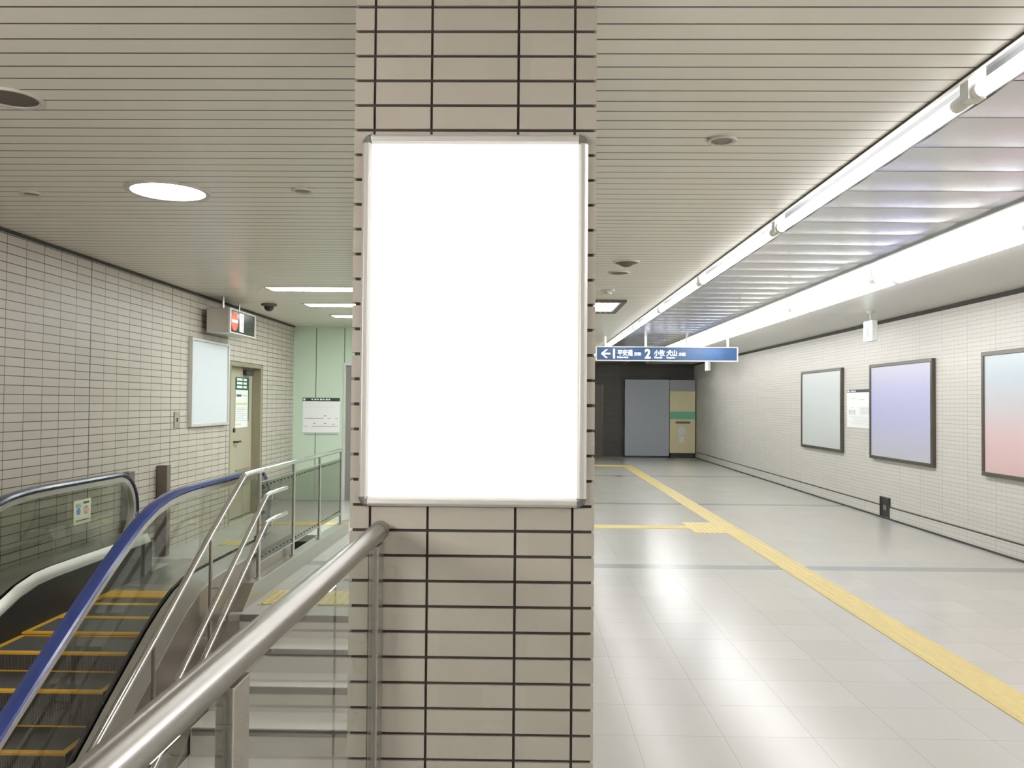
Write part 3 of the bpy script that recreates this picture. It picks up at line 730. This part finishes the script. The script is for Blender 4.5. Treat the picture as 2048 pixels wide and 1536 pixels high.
# door_1 in its recess
m = MB().box(XL - 0.18, XL - 0.13, 10.30, 11.46, 0.02, 2.0)
d = struct('door_1', m, M['door'], 'beige door in recess of the left wall')
fr_ = MB().box(XL - 0.195, XL - 0.005, 11.46, 11.525, 0.0, 2.055).box(XL - 0.195, XL - 0.005, 10.23, 10.30, 0.0, 2.055).box(XL - 0.195, XL - 0.005, 10.30, 11.46, 2.0, 2.055)
MB.build(fr_, 'door_frame', M['door_frame'], d, 0.003)
xd = XL - 0.13
box('door_window', M['ink_green'], (xd, xd + 0.003, 10.80, 11.33, 1.28, 1.86), d)
h = MB().tube([(xd, 10.76, 1.02), (xd + 0.05, 10.76, 1.02), (xd + 0.05, 10.90, 1.02)], 0.012, 10, side=Vector((0, 0, 1))).build('door_handle', M['dark_metal'], d)
MB().tube([(xd, 10.76, 1.17), (xd + 0.015, 10.76, 1.17)], 0.03, 16, side=Vector((0, 0, 1))).build('door_lock', M['dark_metal'], d)
q = MB()
for i in range(5): q.box(xd, xd + 0.012, 10.85, 11.38, 0.42 + i * 0.05, 0.445 + i * 0.05)
q.build('louvre', M['door_frame'], d)
box('door_closer', M['dark_metal'], (xd, xd + 0.06, 11.08, 11.36, 1.90, 1.97), d, 0.01)
t = thing('door_notice', (xd, 11.05, 1.5), 'tall white and green notice taped on the beige door', 'notice')
box('sheet', M['paper'], (xd + 0.003, xd + 0.006, 10.80, 11.28, 1.20, 1.70), t)
hb = box('header', M['ink_green'], (xd + 0.003, xd + 0.0065, 10.81, 11.30, 1.70, 1.87), t)
q = MB()
for i in range(3):
    q.box(xd + 0.0065, xd + 0.008, 10.84, 11.05, 1.725 + i * 0.05, 1.755 + i * 0.05).box(xd + 0.0065, xd + 0.008, 11.09, 11.22, 1.725 + i * 0.05, 1.755 + i * 0.05)
q.build('header_print', M['paper'], t)
MB().box(xd + 0.006, xd + 0.007, 10.83, 11.02, 1.61, 1.64).build('green_label', M['ink_green'], t)
MB().box(xd + 0.006, xd + 0.007, 10.82, 11.24, 1.50, 1.53).box(xd + 0.006, xd + 0.007, 11.08, 11.24, 1.62, 1.635).box(xd + 0.006, xd + 0.007, 10.82, 11.02, 1.235, 1.255).build('yellow_print', M['ink_yellow'], t)
q = MB()
for i in range(8): q.box(xd + 0.006, xd + 0.007, 10.84, 11.22 - 0.05 * (i % 3), 1.29 + i * 0.024, 1.294 + i * 0.024)
q.build('small_print', M['ink'], t)

# notice on the green wall
t = thing('information_notice', (-3.2, YG, 1.06), 'white notice with black header on the pale green wall', 'notice')
nx0, nx1, nz0, nz1 = -3.515, -2.925, 1.065, 1.615
yb = YG - 0.008
box('sheet', M['paper'], (nx0, nx1, yb, YG, nz0, nz1), t)
box('header_bar', M['ink_dark'], (nx0, nx1, yb - 0.002, yb, nz1 - 0.055, nz1), t)
q = MB().box(nx0 + 0.01, nx0 + 0.045, yb - 0.004, yb - 0.002, nz1 - 0.045, nz1 - 0.012)
for i in range(7): q.box(nx0 + 0.14 + i * 0.045, nx0 + 0.165 + i * 0.045 + 0.008 * (i % 2), yb - 0.004, yb - 0.002, nz1 - 0.038, nz1 - 0.016)
q.build('header_print', M['paper'], t)
q = MB()
for z_, segs in ((0.15, [(0.03, 0.33), (0.40, 0.45), (0.52, 0.56)]), (0.275, [(0.03, 0.08), (0.15, 0.56)]), (0.40, [(0.03, 0.56)])):
    for a, b in segs: q.box(nx0 + a, nx0 + b, yb - 0.002, yb, nz1 - 0.19 - z_ + 0.01, nz1 - 0.19 - z_ + 0.018)
for i in range(9): q.box(nx0 + 0.05 + i * 0.055, nx0 + 0.075 + i * 0.055, yb - 0.002, yb, nz1 - 0.15, nz1 - 0.148)
q.build('ruled_lines', M['ink'], t)
q = MB()
for a, z_ in ((0.17, 0.40), (0.34, 0.40), (0.47, 0.41), (0.34, 0.28)): q.box(nx0 + a, nx0 + a + 0.04, yb - 0.002, yb, nz1 - z_ - 0.01, nz1 - z_)
q.build('red_print', M['ink_red'], t)

# no-entry LED sign hung from the ceiling
t = thing('no_entry_sign', (-3.46, 9.65, 2.33), 'hanging steel box sign with glowing red no-entry disc over the escalator', 'sign')
sx0, sx1, sy0, sy1, sz0, sz1 = -3.60, -3.345, 9.27, 10.15, 2.325, 2.605
box('housing', M['steel'], (sx0, sx1, sy0, sy1, sz0, sz1), t, 0.004)
q = MB().box(sx1, sx1 + 0.014, sy0, sy1, sz1 - 0.014, sz1).box(sx1, sx1 + 0.014, sy0, sy1, sz0, sz0 + 0.014).box(sx1, sx1 + 0.014, sy0, sy0 + 0.03, sz0 + 0.014, sz1 - 0.014).box(sx1, sx1 + 0.014, sy1 - 0.03, sy1, sz0 + 0.014, sz1 - 0.014)
q.build('bezel', M['alu'], t)
box('screen', M['sign_black'], (sx1, sx1 + 0.006, sy0 + 0.03, sy1 - 0.03, sz0 + 0.014, sz1 - 0.014), t)
q = MB(); q.tube([(sx1 + 0.006, 9.43, 2.465), (sx1 + 0.009, 9.43, 2.465)], 0.105, 32, side=Vector((0, 1, 0))).build('red_disc', M['led_red'], t)
box('white_bar', M['sign_white'], (sx1 + 0.009, sx1 + 0.011, 9.345, 9.515, 2.452, 2.482), t)
box('message_panel', M['led_white'], (sx1 + 0.006, sx1 + 0.009, 9.60, 9.73, 2.36, 2.575), t)
for i, ch in enumerate('進入禁止'):
    text('message_lettering', ch, 0.05, M['ink_red'], t, (sx1 + 0.010, 9.637, 2.525 - i * 0.050), (0, 1, 0), (0, 0, 1), 0.0008)
for y in (9.42, 9.95): MB().tube([(-3.47, y, sz1), (-3.47, y, CZ)], 0.013 if y < 9.5 else 0.011, 12).build('hanging_rod', M['steel'], t)

# ------------------------------------------------------------ tactile paving
def tactile(name, label, x0, x1, y0, y1, along, group=None, dots=False):
    o = thing(name, ((x0 + x1) / 2, (y0 + y1) / 2, 0), label, 'tactile paving', group)
    box('base', M['tactile'], (x0, x1, y0, y1, 0.0, 0.004), o)
    m = MB()
    if dots:
        nx, ny = max(1, round((x1 - x0) / 0.06)), max(1, round((y1 - y0) / 0.06))
        for i in range(nx):
            for j in range(ny):
                cx, cy = x0 + (i + .5) * (x1 - x0) / nx, y0 + (j + .5) * (y1 - y0) / ny
                m.lathe((cx, cy, 0.004), [(0.018, 0), (0.012, 0.004), (0.0, 0.005)], 8)
        m.build('raised_dots', M['tactile'], o)
    else:
        for i in range(4):
            if along == 'y':
                c = x0 + (x1 - x0) * (i + 0.5) / 4; m.prism_y([(c - 0.018, 0.004), (c + 0.018, 0.004), (c + 0.011, 0.0085), (c - 0.011, 0.0085)], y0 + 0.01, y1 - 0.01)
            else:
                c = y0 + (y1 - y0) * (i + 0.5) / 4; m.prism_x([(c - 0.018, 0.004), (c - 0.011, 0.0085), (c + 0.011, 0.0085), (c + 0.018, 0.004)], x0 + 0.01, x1 - 0.01)
        m.build('raised_ribs', M['tactile'], o)
    return o
tactile('tactile_strip', 'long yellow tactile guide strip running down the hall floor', 2.45, 2.70, YB, 21.2, 'y')
tactile('tactile_strip', 'yellow tactile strip branching left from the dotted junction', -2.9, 2.07, 10.40, 10.66, 'x')
tactile('tactile_junction', 'dotted yellow tactile junction where side strip meets long strip', 2.07, 2.45, 10.08, 10.98, 'x', None, True)
tactile('tactile_strip', 'far yellow tactile strip turning left near the end wall', 0.35, 2.45, 20.6, 21.2, 'x')
tactile('tactile_warning', 'dotted yellow warning strip at the head of the stairs', -2.03, -0.5, 6.33, 6.80, 'x', None, True)
tactile('tactile_warning', 'dotted yellow warning strip behind the escalator landing', -3.3, -2.45, 8.9, 9.2, 'x', None, True)

# ------------------------------------------------------------ direction sign
t = thing('direction_sign', (2.48, 14.6, 2.3), 'long navy hanging direction sign with white arrow and platform numbers', 'sign')
GX0, GX1, GZ0, GZ1 = 1.235, 3.725, 2.31, 2.565
box('panel', M['sign_blue'], (GX0 + 0.015, GX1 - 0.015, 14.55, 14.65, GZ0 + 0.015, GZ1 - 0.012), t)
q = MB().box(GX0, GX1, 14.54, 14.66, GZ1 - 0.014, GZ1).box(GX0, GX1, 14.54, 14.66, GZ0, GZ0 + 0.017).box(GX0, GX0 + 0.02, 14.54, 14.66, GZ0 + 0.017, GZ1 - 0.014).box(GX1 - 0.02, GX1, 14.54, 14.66, GZ0 + 0.017, GZ1 - 0.014)
q.build('frame', plain('white_aluminium_frame', (0.82, 0.82, 0.80), 0.35), t)
for x in (1.40, 2.12, 2.84, 3.56): MB().tube([(x, 14.6, GZ1), (x, 14.6, CZ + 0.02)], 0.022, 14).build('hanging_rod', M['white'], t)
sy = 14.546
def stxt(body, x, z, size, sx=1.0, bold=0.0): return text('lettering', body, size, M['sign_white'], t, (x, sy, z), (1, 0, 0), (0, 0, 1), 0.002, sx, bold)
q = MB()   # arrow
ax, az = 1.325, 2.437
q.add([(ax + 0.03, sy, az - 0.013), (ax + 0.165, sy, az - 0.013), (ax + 0.165, sy, az + 0.013), (ax + 0.03, sy, az + 0.013)], [(0, 1, 2, 3)])
for sg in (1, -1):
    q.add([(ax, sy - 0.001, az), (ax + 0.085, sy - 0.001, az + sg * 0.073), (ax + 0.120, sy - 0.001, az + sg * 0.073), (ax + 0.035, sy - 0.001, az)], [(0, 1, 2, 3)])
q.build('arrow', M['sign_white'], t)
stxt('1', 1.505, 2.362, 0.225, 0.9, 0.007)
stxt('平安通', 1.615, 2.412, 0.112, 0.80, 0.0015)
stxt('Heian-dori', 1.61, 2.362, 0.045, 1.0, 0.0008)
stxt('方面', 1.905, 2.412, 0.062, 1.0, 0.001)
stxt('2', 2.095, 2.362, 0.225, 0.9, 0.007)
stxt('小牧', 2.255, 2.412, 0.112, 0.85, 0.0015)
stxt('Komaki', 2.26, 2.362, 0.045, 1.0, 0.0008)
stxt('犬山', 2.475, 2.412, 0.112, 0.85, 0.0015)
stxt('Inuyama', 2.475, 2.362, 0.045, 1.0, 0.0008)
stxt('方面', 2.685, 2.412, 0.062, 1.0, 0.001)

# ------------------------------------------------------------ exit signs
def exit_sign(x, y, label):
    t = thing('exit_sign', (x, y, 2.36), label, 'sign', 'hanging exit signs')
    box('housing', M['white'], (x - 0.015, x + 0.055, y - 0.13, y + 0.13, 2.37, 2.63), t, 0.006)
    box('lit_face', M['exit_face'], (x - 0.019, x - 0.015, y - 0.122, y + 0.122, 2.378, 2.622), t)
    q = MB(); xx = x - 0.021   # running figure beside a doorway
    q.box(xx, xx + 0.002, y - 0.08, y - 0.01, 2.42, 2.44).box(xx, xx + 0.002, y - 0.03, y + 0.01, 2.44, 2.53).box(xx, xx + 0.002, y - 0.07, y - 0.02, 2.505, 2.52).box(xx, xx + 0.002, y + 0.0, y + 0.05, 2.43, 2.45)
    q.tube([(xx, y - 0.02, 2.555), (xx + 0.002, y - 0.02, 2.555)], 0.018, 14, side=Vector((0, 1, 0)))
    q.build('pictogram', M['exit_green'], t)
    MB().tube([(x + 0.02, y, 2.63), (x + 0.02, y, CZ - 0.03)], 0.008, 10).build('hanging_rod', M['white'], t)
    MB().lathe((x + 0.02, y, CZ), [(0.055, 0), (0.05, -0.014), (0.02, -0.032), (0.0, -0.034)], 24).build('ceiling_rose', M['ring'], t)
exit_sign(4.345, 10.53, 'glowing white and green exit sign hanging near the right wall')
exit_sign(4.345, 19.85, 'tiny far exit sign hanging just below the navy direction sign')

# ------------------------------------------------------------ right wall posters
def wall_poster(y0, y1, z0, z1, mat, label, fw=0.045):
    t = thing('framed_poster', (XR, (y0 + y1) / 2, z0), label, 'poster', 'framed posters on the right wall')
    X0 = XR - 0.05
    box('frame_rail', M['frame_dark'], (X0, XR, y0, y1, z1 - fw, z1), t, 0.004)
    box('frame_rail', M['frame_dark'], (X0, XR, y0, y1, z0, z0 + fw), t, 0.004)
    box('frame_rail', M['frame_dark'], (X0, XR, y0, y0 + fw, z0 + fw, z1 - fw), t, 0.004)
    box('frame_rail', M['frame_dark'], (X0, XR, y1 - fw, y1, z0 + fw, z1 - fw), t, 0.004)
    box('poster_sheet', mat, (XR - 0.036, XR - 0.003, y0 + fw, y1 - fw, z0 + fw, z1 - fw), t)
wall_poster(13.06, 14.95, 0.82, 2.155, M['p_grey'], 'dark-framed blank grey poster on the right wall, farthest of three')
wall_poster(10.16, 12.00, 0.81, 2.145, M['p_lav'], 'dark-framed blank lavender poster in the middle of the right wall')
wall_poster(7.20, 9.07, 0.81, 2.145, M['p_pink'], 'dark-framed poster fading from blue to pink at the right photo edge')
t = thing('information_notice', (XR, 12.48, 1.22), 'white printed notice sheet between grey and lavender posters', 'notice')
ny0, ny1, nz0, nz1 = 12.06, 12.92, 1.227, 1.80; xn = XR - 0.008
box('sheet', plain('bright_white_paper', (0.86, 0.87, 0.87), 0.4), (xn, XR, ny0, ny1, nz0, nz1), t)
box('header_bar', M['ink_dark'], (xn - 0.002, xn, ny0, ny1, nz1 - 0.045, nz1), t)
q = MB().box(xn - 0.004, xn - 0.002, ny1 - 0.10, ny1 - 0.02, nz1 - 0.036, nz1 - 0.010)
for i in range(4): q.box(xn - 0.004, xn - 0.002, ny1 - 0.19 - i * 0.05, ny1 - 0.155 - i * 0.05, nz1 - 0.033, nz1 - 0.014)
q.build('header_print', M['paper'], t)
q = MB()
for i in range(10): q.box(xn - 0.0015, xn, ny0 + 0.04, ny0 + 0.40 - 0.03 * (i % 3), nz1 - 0.27 - i * 0.011, nz1 - 0.268 - i * 0.011)
for i in range(8): q.box(xn - 0.0015, xn, ny0 + 0.04, ny0 + 0.78 - 0.06 * (i % 4), nz1 - 0.41 - i * 0.017, nz1 - 0.4085 - i * 0.017)
for a, b, c, e in ((0.55, 0.78, 0.31, 0.314), (0.55, 0.78, 0.37, 0.374), (0.55, 0.56, 0.31, 0.37), (0.77, 0.78, 0.31, 0.37), (0.58, 0.75, 0.336, 0.344), (0.5, 0.7, 0.13, 0.134), (0.2, 0.4, 0.15, 0.154), (0.6, 0.68, 0.27, 0.275)):
    q.box(xn - 0.0015, xn, ny0 + a, ny0 + b, nz1 - e, nz1 - c)
q.build('small_print', M['ink'], t)
t = thing('wall_outlet', (XR, 11.56, 0.0), 'dark recessed outlet box at the foot of the right wall', 'outlet')
box('recess', M['black'], (XR - 0.016, XR, 11.43, 11.70, 0.025, 0.290), t)
q = MB().box(XR - 0.026, XR, 11.42, 11.435, 0.02, 0.295).box(XR - 0.026, XR, 11.695, 11.71, 0.02, 0.295).box(XR - 0.026, XR, 11.435, 11.695, 0.283, 0.295)
q.build('rim', M['dark_metal'], t)
box('socket', M['bollard'], (XR - 0.024, XR - 0.016, 11.50, 11.60, 0.12, 0.19), t)

# ------------------------------------------------------------ end wall boards
t = thing('blank_display_board', (3.57, YE - 0.2, 0), 'tall blank blue-grey display board at the far end', 'display')
box('face', M['vend_grey'], (2.93, 4.215, YE - 0.30, YE - 0.02, 0.05, 2.275), t)
box('plinth', M['dark_metal'], (3.0, 4.15, YE - 0.27, YE - 0.04, 0.0, 0.05), t)
t = thing('beige_cabinet', (4.6, YE - 0.2, 0), 'beige cabinet with green band beside the blue-grey display board', 'cabinet')
box('body', M['vend_beige'], (4.235, 4.965, YE - 0.35, YE - 0.02, 0.14, 1.945), t)
box('header', M['vend_top'], (4.225, 4.97, YE - 0.33, YE - 0.02, 1.95, 2.27), t)
box('green_band', M['vend_green'], (4.235, 4.965, YE - 0.356, YE - 0.35, 1.13, 1.35), t)
box('white_sheet', M['paper'], (4.48, 4.70, YE - 0.354, YE - 0.35, 0.66, 0.90), t)
box('white_sheet', M['paper'], (4.50, 4.64, YE - 0.354, YE - 0.35, 0.44, 0.63), t)
box('brown_print', M['bollard'], (4.40, 4.82, YE - 0.354, YE - 0.35, 1.00, 1.06), t)
box('plinth', M['dark_metal'], (4.26, 4.94, YE - 0.32, YE - 0.04, 0.0, 0.14), t)
o = struct('door_3', MB().box(0.9, 2.27, YE - 0.03, YE, 0.0, 2.09), plain('dark_door', (0.13, 0.115, 0.095), 0.5), 'dim brown door in the end wall beside the column edge')
MB().box(2.27, 2.31, YE - 0.045, YE, 0.0, 2.13).box(0.9, 2.27, YE - 0.045, YE, 2.09, 2.13).build('door_frame', M['frame_dark'], o)
